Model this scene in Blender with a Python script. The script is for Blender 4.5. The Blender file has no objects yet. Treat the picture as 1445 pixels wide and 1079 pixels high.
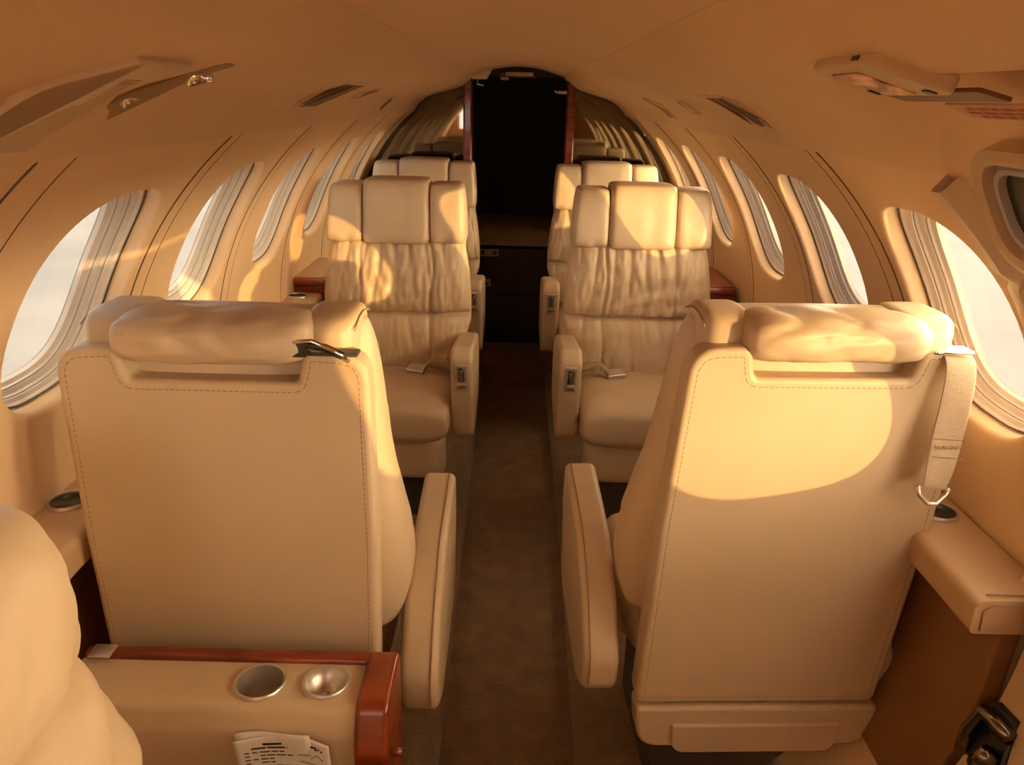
import bpy, bmesh, math, random
from mathutils import Vector, Matrix, noise
random.seed(7)
PI = math.pi
C = bpy.context.scene.collection
SC = bpy.context.scene

# ------------------------------------------------------------------ materials
def new_mat(name):
    m = bpy.data.materials.new(name); m.use_nodes = True
    nt = m.node_tree
    return m, nt, nt.nodes['Principled BSDF']

def noise_mat(name, c1, c2, scale=8, rough=.5, bump=0.0, bscale=200, coat=0, metal=0, detail=4, bscale2=0, bump2=0, stretch=None, spec=.5, sheen=0):
    m, nt, b = new_mat(name)
    tc = nt.nodes.new('ShaderNodeTexCoord')
    vec = tc.outputs['Object']
    if stretch:
        mp = nt.nodes.new('ShaderNodeMapping'); mp.inputs['Scale'].default_value = stretch
        nt.links.new(vec, mp.inputs['Vector']); vec = mp.outputs['Vector']
    n = nt.nodes.new('ShaderNodeTexNoise'); n.inputs['Scale'].default_value = scale; n.inputs['Detail'].default_value = detail
    nt.links.new(vec, n.inputs['Vector'])
    r = nt.nodes.new('ShaderNodeValToRGB')
    r.color_ramp.elements[0].position = .3; r.color_ramp.elements[1].position = .7
    r.color_ramp.elements[0].color = (*c1, 1); r.color_ramp.elements[1].color = (*c2, 1)
    nt.links.new(n.outputs['Fac'], r.inputs['Fac']); nt.links.new(r.outputs['Color'], b.inputs['Base Color'])
    b.inputs['Roughness'].default_value = rough; b.inputs['Metallic'].default_value = metal
    b.inputs['Coat Weight'].default_value = coat; b.inputs['Coat Roughness'].default_value = .06
    b.inputs['Specular IOR Level'].default_value = spec
    if sheen:
        b.inputs['Sheen Weight'].default_value = sheen; b.inputs['Sheen Roughness'].default_value = .5
    last = None
    for (s, st) in ((bscale, bump), (bscale2, bump2)):
        if st:
            n2 = nt.nodes.new('ShaderNodeTexNoise'); n2.inputs['Scale'].default_value = s; n2.inputs['Detail'].default_value = 3
            nt.links.new(tc.outputs['Object'], n2.inputs['Vector'])
            bp = nt.nodes.new('ShaderNodeBump'); bp.inputs['Strength'].default_value = st; bp.inputs['Distance'].default_value = .01
            nt.links.new(n2.outputs['Fac'], bp.inputs['Height'])
            if last: nt.links.new(last.outputs['Normal'], bp.inputs['Normal'])
            nt.links.new(bp.outputs['Normal'], b.inputs['Normal']); last = bp
    return m

def flat_mat(name, c, rough=.5, metal=0, coat=0, spec=.5):
    m, nt, b = new_mat(name)
    n = nt.nodes.new('ShaderNodeTexNoise'); n.inputs['Scale'].default_value = 30
    mx = nt.nodes.new('ShaderNodeMix'); mx.data_type = 'RGBA'
    mx.inputs['A'].default_value = (*c, 1); mx.inputs['B'].default_value = (c[0]*.86, c[1]*.86, c[2]*.86, 1)
    nt.links.new(n.outputs['Fac'], mx.inputs['Factor']); nt.links.new(mx.outputs['Result'], b.inputs['Base Color'])
    b.inputs['Roughness'].default_value = rough; b.inputs['Metallic'].default_value = metal
    b.inputs['Coat Weight'].default_value = coat; b.inputs['Specular IOR Level'].default_value = spec
    return m

M = {}
M['leather'] = noise_mat('seat leather', (.555, .43, .28), (.62, .485, .32), 5, .42, .05, 700, bscale2=45, bump2=.09)
M['shell'] = noise_mat('seat back leather', (.52, .405, .262), (.575, .45, .295), 4, .5, .06, 900, bscale2=35, bump2=.03)
M['ledge'] = noise_mat('ledge leather', (.47, .315, .175), (.53, .36, .205), 6, .45, .06, 700)
M['brownpanel'] = noise_mat('brown side panel', (.22, .10, .035), (.27, .13, .045), 6, .6, .05, 500)
M['wall'] = noise_mat('sidewall fabric', (.74, .53, .31), (.79, .57, .335), 5, .7, .05, 900)
M['head'] = noise_mat('headliner suede', (.70, .51, .315), (.75, .545, .34), 7, .75, .08, 500, stretch=(1, .4, 1))
M['plastic'] = noise_mat('beige plastic', (.56, .42, .26), (.60, .45, .29), 10, .4)
M['cream'] = noise_mat('cream trim', (.66, .53, .35), (.70, .57, .385), 10, .4)
M['carpet'] = noise_mat('carpet pile', (.26, .145, .06), (.42, .245, .11), 14, .95, .9, 420, detail=8, bscale2=120, bump2=.6, sheen=.3)
M['carpetside'] = noise_mat('ledge carpet', (.27, .165, .08), (.40, .26, .135), 22, .95, .9, 420, detail=8, bscale2=120, bump2=.6, sheen=.3)
M['wood'] = noise_mat('mahogany veneer', (.10, .012, .004), (.33, .058, .013), 7, .28, coat=.3, detail=9, stretch=(1, 2.2, 5))
M['darkwood'] = noise_mat('dark lacquer', (.020, .008, .005), (.035, .013, .008), 6, .35, coat=.3, detail=8)
M['steel'] = flat_mat('brushed steel', (.68, .63, .57), .38, .85)
M['gunmetal'] = flat_mat('dark chrome', (.22, .19, .16), .2, 1)
M['plate'] = flat_mat('satin plate', (.72, .66, .57), .42, .7)
M['chrome'] = flat_mat('chrome', (.75, .72, .68), .12, 1)
M['black'] = flat_mat('black plastic', (.012, .011, .010), .3)
M['darkgrey'] = flat_mat('dark gasket', (.07, .065, .06), .5)
M['frame'] = flat_mat('window frame white', (.74, .70, .66), .28)
M['shade'] = flat_mat('window shade track', (.42, .41, .41), .35)
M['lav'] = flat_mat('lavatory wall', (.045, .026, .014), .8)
M['lavcushion'] = noise_mat('lavatory cushion', (.30, .19, .085), (.38, .25, .12), 20, .7)
M['webbing'] = noise_mat('belt webbing', (.43, .33, .22), (.50, .39, .265), 60, .6, .3, 900, stretch=(1, 1, 8))
M['stitch'] = flat_mat('stitch thread', (.33, .235, .135), .8)
M['seamdark'] = flat_mat('panel gap', (.15, .09, .045), .8)
M['seam'] = flat_mat('seam thread', (.40, .28, .16), .8)
M['paper'] = noise_mat('paper', (.70, .67, .62), (.76, .73, .68), 6, .8)
M['ink'] = flat_mat('printed ink', (.03, .03, .03), .8)
M['red'] = flat_mat('red ink', (.50, .10, .05), .7)
M['pink'] = flat_mat('placard film', (.62, .40, .27), .6)
M['brown'] = flat_mat('brown strip', (.20, .095, .04), .5)
M['hole'] = flat_mat('perforation shade', (.30, .21, .12), .8)
M['tray'] = flat_mat('recess tray', (.37, .25, .135), .5)
M['grille'] = noise_mat('perforated grille', (.52, .39, .235), (.56, .42, .26), 300, .6)
M['apron'] = noise_mat('concrete apron', (.165, .180, .205), (.22, .238, .266), .35, .9, detail=6)
M['outside'] = flat_mat('fuselage skin', (.75, .74, .72), .4)
M['socket'] = flat_mat('brass plate', (.45, .33, .16), .4, .6)

m, nt, b = new_mat('lens sun reflection'); M['lens'] = m
w = nt.nodes.new('ShaderNodeTexWave'); w.inputs['Scale'].default_value = 9; w.inputs['Distortion'].default_value = 9; w.inputs['Detail'].default_value = 3
tc = nt.nodes.new('ShaderNodeTexCoord'); nt.links.new(tc.outputs['Object'], w.inputs['Vector'])
r = nt.nodes.new('ShaderNodeValToRGB'); r.color_ramp.elements[0].color = (.30, .06, .015, 1); r.color_ramp.elements[1].color = (.9, .50, .16, 1)  # orange stripes paint the sun's reflection into the lens colour
nt.links.new(w.outputs['Fac'], r.inputs['Fac']); nt.links.new(r.outputs['Color'], b.inputs['Base Color']); b.inputs['Roughness'].default_value = .2

m, nt, b = new_mat('smoked mirror'); M['mirror'] = m
b.inputs['Base Color'].default_value = (.17, .145, .115, 1); b.inputs['Metallic'].default_value = 1; b.inputs['Roughness'].default_value = .03

m = bpy.data.materials.new('window acrylic'); m.use_nodes = True; M['pane'] = m
nt = m.node_tree; nt.nodes.clear()
o = nt.nodes.new('ShaderNodeOutputMaterial'); mx = nt.nodes.new('ShaderNodeMixShader'); t = nt.nodes.new('ShaderNodeBsdfTransparent')
g = nt.nodes.new('ShaderNodeBsdfGlossy'); g.inputs['Roughness'].default_value = .03
t.inputs['Color'].default_value = (.52, .525, .53, 1)
mx.inputs['Fac'].default_value = .05
nt.links.new(t.outputs[0], mx.inputs[1]); nt.links.new(g.outputs[0], mx.inputs[2]); nt.links.new(mx.outputs[0], o.inputs['Surface'])

# ------------------------------------------------------------------ helpers
def mk(name, verts, faces, mat, parent=None, smooth=True, sharp=None, bevel=0, bseg=3, sub=0):
    me = bpy.data.meshes.new(name); me.from_pydata([tuple(v) for v in verts], [], faces); me.update()
    bm = bmesh.new(); bm.from_mesh(me)
    bmesh.ops.recalc_face_normals(bm, faces=bm.faces); bm.to_mesh(me); bm.free()
    return link(name, me, mat, parent, smooth, sharp, bevel, bseg, sub)

def link(name, me, mat, parent=None, smooth=True, sharp=None, bevel=0, bseg=3, sub=0):
    o = bpy.data.objects.new(name, me); C.objects.link(o)
    if mat is not None and not me.materials: me.materials.append(mat)
    for p in me.polygons: p.use_smooth = smooth
    if sharp is not None: me.set_sharp_from_angle(angle=math.radians(sharp))
    if parent is not None: o.parent = parent
    if bevel:
        bv = o.modifiers.new('bevel', 'BEVEL'); bv.width = bevel; bv.segments = bseg; bv.limit_method = 'ANGLE'; bv.angle_limit = math.radians(35); bv.harden_normals = False
    if sub:
        s = o.modifiers.new('sub', 'SUBSURF'); s.levels = sub; s.render_levels = sub
    return o

class MB:
    def __init__(s): s.v = []; s.f = []
    def add(s, vs, fs):
        n = len(s.v); s.v += [tuple(v) for v in vs]; s.f += [tuple(i+n for i in f) for f in fs]
    def box(s, x0, x1, y0, y1, z0, z1, mat=None):
        vs = [Vector((x, y, z)) for z in (z0, z1) for y in (y0, y1) for x in (x0, x1)]
        if mat: vs = [mat @ v for v in vs]
        s.add(vs, [(0, 2, 3, 1), (4, 5, 7, 6), (0, 1, 5, 4), (2, 6, 7, 3), (0, 4, 6, 2), (1, 3, 7, 5)])
    def tube(s, pts, r, n=8, closed=False):
        pts = [Vector(p) for p in pts]; k = len(pts); vs = []; fs = []
        for i, p in enumerate(pts):
            a = pts[(i-1) % k] if (closed or i > 0) else p
            c = pts[(i+1) % k] if (closed or i < k-1) else p
            d = (c-a).normalized(); u = d.orthogonal().normalized() if i == 0 else (u - d*u.dot(d)).normalized()
            w = d.cross(u)
            for j in range(n):
                q = 2*PI*j/n; vs.append(p + u*math.cos(q)*r + w*math.sin(q)*r)
        for i in range(k if closed else k-1):
            for j in range(n):
                i2 = (i+1) % k; fs.append((i*n+j, i*n+(j+1) % n, i2*n+(j+1) % n, i2*n+j))
        if not closed: fs += [tuple(range(n))[::-1], tuple((k-1)*n+j for j in range(n))]
        s.add(vs, fs)
    def lathe(s, prof, mat, n=32):
        vs = []; fs = []; k = len(prof)
        for i in range(n):
            q = 2*PI*i/n
            for (r, h) in prof: vs.append(mat @ Vector((r*math.cos(q), r*math.sin(q), h)))
        for i in range(n):
            for j in range(k-1):
                a = i*k+j; b2 = ((i+1) % n)*k+j; fs.append((a, b2, b2+1, a+1))
        s.add(vs, fs)
    def prism(s, poly, fn0, fn1):
        n = len(poly); vs = [fn0(*p) for p in poly] + [fn1(*p) for p in poly]
        fs = [tuple(range(n)), tuple(range(2*n-1, n-1, -1))] + [(i, i+n, (i+1) % n+n, (i+1) % n) for i in range(n)]
        s.add(vs, fs)
    def build(s, name, mat, parent=None, **k): return mk(name, s.v, s.f, mat, parent, **k)

def grid(fn, ns, nt):
    vs = [fn(i/ns, j/nt) for j in range(nt+1) for i in range(ns+1)]
    fs = [(j*(ns+1)+i, j*(ns+1)+i+1, (j+1)*(ns+1)+i+1, (j+1)*(ns+1)+i) for j in range(nt) for i in range(ns)]
    return vs, fs

def empty(name, loc=(0, 0, 0), rz=0, label=None, cat=None, group=None):
    o = bpy.data.objects.new(name, None); C.objects.link(o); o.location = loc; o.rotation_euler = (0, 0, rz)
    o.empty_display_size = .1
    tag(o, label, cat, group); return o

def tag(o, label=None, cat=None, group=None, kind=None):
    if label: o['label'] = label
    if cat: o['category'] = cat
    if group: o['group'] = group
    if kind: o['kind'] = kind
    return o

def struct(o): o['kind'] = 'structure'; return o

def rounded_poly(pts, r, n=5):
    """pts with corner radii (scalar or list) -> rounded polygon"""
    out = []; k = len(pts)
    for i, p in enumerate(pts):
        rr = r[i] if isinstance(r, (list, tuple)) else r
        a = Vector(pts[i-1]); b = Vector(p); c = Vector(pts[(i+1) % k])
        if rr <= 1e-5: out.append(tuple(b)); continue
        d1 = (a-b).normalized(); d2 = (c-b).normalized()
        ang = d1.angle(d2); t = min(rr/math.tan(ang/2), (a-b).length*.49, (c-b).length*.49)
        p1 = b+d1*t; p2 = b+d2*t
        for j in range(n+1):
            q = j/n; out.append(tuple(p1*(1-q)**2 + b*2*q*(1-q) + p2*q*q))
    return out

def E(x, p): return max(0.0, 1-abs(x)**p)**(1/p)

def pad(A, B0, B1, hw, yb, yf, p=4, pt=None, corner=.06, cx=None, det=None, ns=36, nt=36, yo=None):
    """puffy slab: a across, b along (B0..B1), thickness yb..yf; A maps (a,b,c) to xyz"""
    pt = pt or p; ym = (yb+yf)/2; V = []; F = []
    def P(i, j, front):
        s = math.sin(PI/2*(2*i/ns-1)); t = math.sin(PI/2*(2*j/nt-1))
        e = E(s, p)*E(t, pt)
        b = (B0+B1)/2+(B1-B0)/2*t*(1-corner*abs(s)**8)
        tt = (t+1)/2
        a = (cx(tt) if cx else 0)+hw(tt)*s*(1-corner*abs(t)**8)
        c = ym+((yf-ym) if front else (yb-ym))*e
        if front and det: c += det(s, t, a, b)*min(1, e*1.5)
        if yo: c += yo(b)
        return A(a, b, c)
    idx = {}
    for fr in (1, 0):
        for j in range(nt+1):
            for i in range(ns+1):
                bd = i in (0, ns) or j in (0, nt)
                if not fr and bd: idx[0, i, j] = idx[1, i, j]; continue
                idx[fr, i, j] = len(V); V.append(P(i, j, fr))
    for fr in (1, 0):
        for j in range(nt):
            for i in range(ns):
                q = (idx[fr, i, j], idx[fr, i+1, j], idx[fr, i+1, j+1], idx[fr, i, j+1])
                F.append(q if fr else q[::-1])
    return V, F

def XZ(a, b, c): return Vector((a, c, b))
def XY(a, b, c): return Vector((a, b, c))
def wr(x, y, z, f=12): return noise.noise(Vector((x*f, y*f, z*f)))

# ------------------------------------------------------------------ fuselage shell
CX, CZ, R0 = .01, .78, .835
YF, YA = -.55, 4.066
def cyl(sg, Y, ph, R=R0): return Vector((CX+sg*R*math.cos(ph), Y, CZ+R*math.sin(ph)))
D = math.radians
def sq(n, N=16):
    out = []
    for i in range(N): out.append((-1+2*i/N, -1))
    for i in range(N): out.append((1, -1+2*i/N))
    for i in range(N): out.append((1-2*i/N, 1))
    for i in range(N): out.append((-1, 1-2*i/N))
    return out
SQ = sq(0)
def sup(p, q, n=2.9):
    k = 1/((abs(p)**n+abs(q)**n)**(1/n)); return p*k, q*k
def ring(sg, c, phc, a, b, off, R):
    vs = []
    for (p, q) in SQ:
        u, v = sup(p, q)
        if off < -.004: vs.append(cyl(sg, c+off*.5+(a+off*.5)*u, phc+(b+off*.6)*v/R0, R))   # the outer frame sits a little forward of the trim opening
        else: vs.append(cyl(sg, c+(a+off)*u, phc+(b+off)*v/R0, R))
    return vs
def rings_mesh(rs, close=False):
    n = len(rs[0]); V = [v for r_ in rs for v in r_]; F = []
    for k in range(len(rs)-1):
        for i in range(n): F.append((k*n+i, k*n+(i+1) % n, (k+1)*n+(i+1) % n, (k+1)*n+i))
    return V, F

PH0, PH1, PHL = D(5), D(50.5), D(-46)
WIN = {1: [(.235, .200, D(28), .2), (.775, .258, D(21.5), .2)] + [(1.278+.6*i, .182, D(28), .205) for i in range(5)],  # first two windows are out of view, sized and placed for the sun patches
       -1: [(1.278+.6*i, .182, D(28), .205) for i in range(5)]}
wn = 0
for sg, nm in ((-1, 'left'), (1, 'right')):
    mb = MB(); ws = WIN[sg]; bounds = []
    lo = [ws[0][0]-.27]+[(ws[i][0]+ws[i+1][0])/2 for i in range(len(ws)-1)]+[ws[-1][0]+.27]
    if sg == 1: lo[1], lo[2] = .475, 1.0535
    for i, (c, a, phc, b) in enumerate(ws):
        y0, y1 = lo[i], lo[i+1]
        outer = [cyl(sg, (y0+y1)/2+(y1-y0)/2*p, (PH0+PH1)/2+(PH1-PH0)/2*q) for p, q in SQ]
        oq = [((y0+y1)/2+(y1-y0)/2*p, (PH0+PH1)/2+(PH1-PH0)/2*q) for p, q in SQ]
        iq = []
        for p, q in SQ:
            u, v = sup(p, q); iq.append((c+(a+.013)*u, phc+(b+.013)*v/R0))
        rs = []
        for k in range(7):
            t = k/6; rs.append([cyl(sg, o_[0]*(1-t)+i_[0]*t, o_[1]*(1-t)+i_[1]*t) for o_, i_ in zip(oq, iq)])
        for off, R in ((.007, .8362), (.002, .839), (0, .844), (.002, .86), (.005, .88), (.010, .907)): rs.append(ring(sg, c, phc, a, b, off, R))
        mb.add(*rings_mesh(rs))
    mb.add(*grid(lambda s, t: cyl(sg, YF+(lo[0]-YF)*s, PH0+(PH1-PH0)*t), 4, 16))
    mb.add(*grid(lambda s, t: cyl(sg, lo[-1]+(YA-lo[-1])*s, PH0+(PH1-PH0)*t), 4, 16))
    mb.add(*grid(lambda s, t: cyl(sg, YF+(YA-YF)*s, PHL+(PH0-PHL)*t), 30, 14))
    o = mb.build('wall_'+nm, M['wall'])
    bm = bmesh.new(); bm.from_mesh(o.data); bmesh.ops.remove_doubles(bm, verts=bm.verts, dist=.0005); bmesh.ops.recalc_face_normals(bm, faces=bm.faces); bm.to_mesh(o.data); bm.free()
    for p in o.data.polygons: p.use_smooth = True
    struct(o)
    for i, (c, a, phc, b) in enumerate(ws):
        wn += 1
        prof = [(.005, .868), (-.008, .867), (-.012, .872), (-.026, .874), (-.030, .883), (-.046, .885), (-.050, .892), (-.062, .895), (-.066, .904), (.012, .906)]
        V, F = rings_mesh([ring(sg, c, phc, a, b, off, R) for off, R in prof])
        f = struct(mk('window_%d' % wn, V, F, M['frame'], sharp=40))
        for off, R in ((-.0005, .8675), (-.028, .878), (-.048, .888)):
            V, F = rings_mesh([ring(sg, c, phc, a, b, off+.0018, R-.0005), ring(sg, c, phc, a, b, off, R-.0022), ring(sg, c, phc, a, b, off-.0018, R-.0005)])
            g = mk('gasket', V, F, M['darkgrey'] if off > -.005 else M['shade'], f)
        V, F = rings_mesh([ring(sg, c, phc, a, b, -.060, .9015), ring(sg, c, phc, a, b, -.14, .903), ring(sg, c, phc, a, b, -.24, .903)])
        n = len(SQ); F.append(tuple(range(2*n, 3*n)))
        mk('pane', V, F, M['pane'], f)

# seam cover strips between window panels
tn = 0
for sg in (-1, 1):
    ys = [.965] if sg == -1 else []
    for Y in ([.915] if sg == -1 else [])+[1.515, 2.105, 2.70, 3.30, 3.86]:
        tn += 1; w_ = .040 if Y < 1 else .026 if Y < 2.3 else .018
        prof = [(-w_, .0005), (-w_+.0006, -.0012), (w_-.0006, -.0012), (w_, .0005)]
        V, F = grid(lambda s, t: cyl(sg, Y+prof[int(round(s*3))][0], D(-30)+D(80.5)*t, R0+prof[int(round(s*3))][1]), 3, 48)
        f = struct(mk('trim_%d' % tn, V, F, M['wall'], sharp=30))
        for w2 in (-w_, w_):
            mb = MB(); mb.tube([cyl(sg, Y+w2, D(-30)+D(80.3)*i/40, R0-.0003) for i in range(41)], .0019 if Y < 1.6 else .0015, 5); mb.build('gap', M['seamdark'], f)

# overhead panels and ceiling
OP = [(.560, 1.475), (.556, 1.43), (.545, 1.419), (.53, 1.427), (.50, 1.459), (.455, 1.492), (.42, 1.505), (.38, 1.515), (.34, 1.526), (.30, 1.538), (.275, 1.548), (.258, 1.558), (.24, 1.573), (.222, 1.589), (.207, 1.603)]
def oh_z(x):
    q = [p for p in OP[2:]]
    for (a, b) in zip(q, q[1:]):
        if b[0] <= x <= a[0]: t = (a[0]-x)/(a[0]-b[0]); return a[1]*(1-t)+b[1]*t
    return q[0][1] if x > q[0][0] else q[-1][1]
def oh_p(sg, x, Y, n=0):
    """point on the overhead panel, n metres off its surface into the cabin"""
    e = .012; dz = (oh_z(min(x+e, .54))-oh_z(x-e))/(min(x+e, .54)-x+e)
    nv = Vector((-sg*(-dz), 0, -1)); nv = Vector((sg*dz, 0, -1)).normalized()
    return Vector((sg*x, Y, oh_z(x)))+nv*n
for sg in (-1, 1):
    tn += 1
    tuck = [.018, .018, .018, .014, .006] if sg < 0 else []
    V, F = grid(lambda s, t: (sg*(OP[int(round(s*(len(OP)-1)))][0]-(tuck+[0]*20)[int(round(s*(len(OP)-1)))]), YF+(YA-YF)*t, OP[int(round(s*(len(OP)-1)))][1]), len(OP)-1, 40 if sg < 0 else 230)
    if sg == 1:                                             # the belly by the door: the panel swells before the doorway
        V2 = []
        for v in V:
            x, y, z = v
            yf = 1.12-(x-.38)*1.1                            # fold line
            dd = max(0.0, min(1.0, (yf-y)/.08)); dx = max(0.0, min(1.0, (x-.36)/.06))*max(0, min(1, (.552-x)/.03))
            V2.append((x, y, z+.040*dx*dd*dd*(3-2*dd)))
        V = V2
    struct(mk('trim_%d' % tn, V, F, M['head'], sharp=50))
V, F = grid(lambda s, t: ((s*2-1)*.208, YF+(YA+.02-YF)*t, 1.600+.040*(1-(2*s-1)**2)), 16, 30)
struct(mk('ceiling', V, F, M['head']))
for sg in (-1, 1):                                          # bead along the ceiling panel edge
    tn += 1; mb = MB(); mb.tube([(sg*.209, YF+i*(YA-YF)/20, 1.6015) for i in range(21)], .003, 6); struct(mb.build('trim_%d' % tn, M['head']))

# floor: dropped aisle, carpeted side ledges, sill, lavatory floor
mb = MB()
mb.add([(-.30, YF, 0), (.30, YF, 0), (.30, 4.02, 0), (-.30, 4.02, 0)], [(0, 1, 2, 3)])
mb.add([(-.30, 4.02, 0), (.30, 4.02, 0), (.30, 4.03, .125), (-.30, 4.03, .125)], [(0, 1, 2, 3)])
mb.add([(-.30, 4.03, .125), (.30, 4.03, .125), (.30, 5.0, .125), (-.30, 5.0, .125)], [(0, 1, 2, 3)])
struct(mb.build('floor', M['carpet'], smooth=False))
for sg in (-1, 1):
    tn += 1
    def edge(y): return (.152+.016*max(0, min(1, (y-1.3)/2.4))) if sg < 0 else (.172+.012*max(0, min(1, (y-1.4))))
    pr = [(0, -.01), (-.002, .06), (.006, .085), (.022, .098), (.05, .102), (.2, .105), (.36, .108), (.50, .11), (.56, .30), (.66, .36)]
    V, F = grid(lambda s, t: (sg*(edge(YF+(YA-YF)*t)+pr[int(round(s*9))][0] + .003*wr(s, t*40, sg, 1)), YF+(YA-YF)*t, pr[int(round(s*9))][1]), 9, 80)
    struct(mk('trim_%d' % tn, V, F, M['carpetside']))

# aft bulkhead: smoked mirrors, wooden door posts, dark lavatory behind
for sg in (-1, 1):
    tn += 1
    poly = [(.255, -.02)]+[(x, z) for x, z in ((.255, 1.60),)]+[(p[0], p[1]) for p in OP[::-1][:-1]]
    poly = [(.25, -.02), (.25, 1.548)]+[p for p in OP[::-1] if p[0] > .257][:-1]
    poly += [(abs(cyl(sg, 0, ph).x), cyl(sg, 0, ph).z) for ph in [D(45-5*i) for i in range(19)]]
    mb = MB(); mb.prism([(sg*x, z) for x, z in poly], lambda x, z: (x, 4.06, z), lambda x, z: (x, 4.075, z))
    struct(mb.build('wall_back' if sg < 0 else 'wall_aft', M['mirror'], smooth=False))
    tn += 1
    mb = MB(); x0, x1 = (-.268, -.226) if sg < 0 else (.232, .274)
    mb.box(x0, x1, 3.985, 4.12, .0, 1.605); struct(mb.build('trim_%d' % tn, M['wood'], smooth=True, sharp=30, bevel=.008))
mb = MB()
mb.box(-.62, .62, 5.0, 5.05, 0, 1.7); mb.box(-.62, -.58, 4.08, 5.0, 0, 1.7); mb.box(.58, .62, 4.08, 5.0, 0, 1.7); mb.box(-.62, .62, 4.08, 5.05, 1.60, 1.66)
mb.box(-.62, -.265, 4.08, 4.10, 0, 1.66); mb.box(.27, .62, 4.08, 4.10, 0, 1.66)
struct(mb.build('wall_lavatory', M['lav'], smooth=False))

cab = empty('lavatory_cabinet', (0, 4.42, .125), 0, 'dark lacquered cabinet with a cushioned top seen through the aft doorway', 'cabinet')
mb = MB(); mb.box(-.42, .42, 0, .5, .04, .57); mb.box(-.41, .41, .03, .5, 0, .04); mb.build('body', M['darkwood'], cab, sharp=30, bevel=.006)
mb = MB(); mb.box(-.41, -.005, -.012, .002, .31, .56); mb.build('drawer_front', M['darkwood'], cab, sharp=30, bevel=.004)
mb = MB(); mb.box(.005, .41, -.012, .002, .31, .56); mb.build('drawer_front', M['darkwood'], cab, sharp=30, bevel=.004)
mb = MB(); mb.box(-.41, .41, -.012, .002, .06, .295); mb.build('door', M['darkwood'], cab, sharp=30, bevel=.004)
V, F = pad(XY, -.02, .5, lambda t: .42, .57, .70, p=5, det=lambda s, t, a, b: .012*wr(a, b, 0, 9)); mk('cushion', V, F, M['lavcushion'], cab)
mb = MB(); mb.box(-.205, -.095, -.018, -.011, .525, .565); pl = mb.build('switch_plate', M['socket'], cab, bevel=.002)
mb = MB(); mb.box(-.195, -.172, -.021, -.017, .534, .556); mb.build('switch', M['black'], pl)
mb = MB(); mb.box(-.128, -.105, -.021, -.017, .534, .556); mb.build('switch', M['black'], pl)
mb = MB(); mb.box(-.195, -.135, -.018, -.011, .35, .395); pl = mb.build('outlet_plate', M['socket'], cab, bevel=.002)
mb = MB(); mb.box(-.178, -.152, -.021, -.017, .36, .375); mb.build('outlet', M['darkwood'], pl)

dl = empty('door_track', (-.02, 4.0, 1.60), 0, 'black latch bar under the ceiling over the aft doorway', 'latch')
mb = MB(); mb.box(-.075, .095, 0, .05, -.012, .012); mb.build('bar', M['black'], dl, sharp=30, bevel=.005)
mb = MB(); mb.box(-.045, .085, -.006, .002, -.004, .014); mb.build('cover', M['ledge'], dl, sharp=30, bevel=.003)
mb = MB(); mb.box(-.07, -.03, -.012, .02, -.024, -.008); mb.build('knob', M['socket'], dl, sharp=30, bevel=.005)
dl = empty('door_bracket', (-.20, 3.96, 1.60), 0, 'small cream bracket over the left wooden door post', 'bracket')
mb = MB(); mb.prism([(-.025, -.022), (.045, -.022), (.07, .022), (-.025, .022)], lambda x, z: (x, 0, z), lambda x, z: (x, .05, z)); mb.build('plate', M['cream'], dl, sharp=30, bevel=.003)
mb = MB(); mb.tube([(.0, .02, -.022), (.0, .02, -.045), (.03, .02, -.05)], .004); mb.build('hook', M['chrome'], dl)
dl = empty('door_catch', (.215, 4.0, 1.525), 0, 'small chrome catch beside the right wooden door post', 'catch')
mb = MB(); mb.box(-.03, .017, -.01, .02, -.006, .01); mb.build('plate', M['chrome'], dl, sharp=30, bevel=.003)
mb = MB(); mb.tube([(-.03, 0, 0), (-.045, 0, .01)], .005); mb.build('pin', M['chrome'], dl)

# ------------------------------------------------------------------ seats
def tri_pleat(s, t, a, b, zz0, zz1, amp, k=1.0, seed=0):
    """gathered leather: pleats fanning from the seams"""
    e0 = math.exp(-abs(b-zz1)/.035); e1 = math.exp(-abs(b-zz0)/.05)
    f = abs(math.sin(a*44*k*(1+.25*(b-zz0)/(zz1-zz0))+1.6*wr(a, b, seed, 5)+seed))**.55*2-1
    v = amp*(.50+.50*e0+.30*e1)*f*(.65+.5*wr(a, b, seed+3, 8))
    v += amp*.5*wr(a*2.2, b*.7, seed, 26)+amp*.5*wr(a*.6+b, b, seed+9, 18)
    return v

def groove(d, w=.006): return math.exp(-(d/w)**2)

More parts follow.
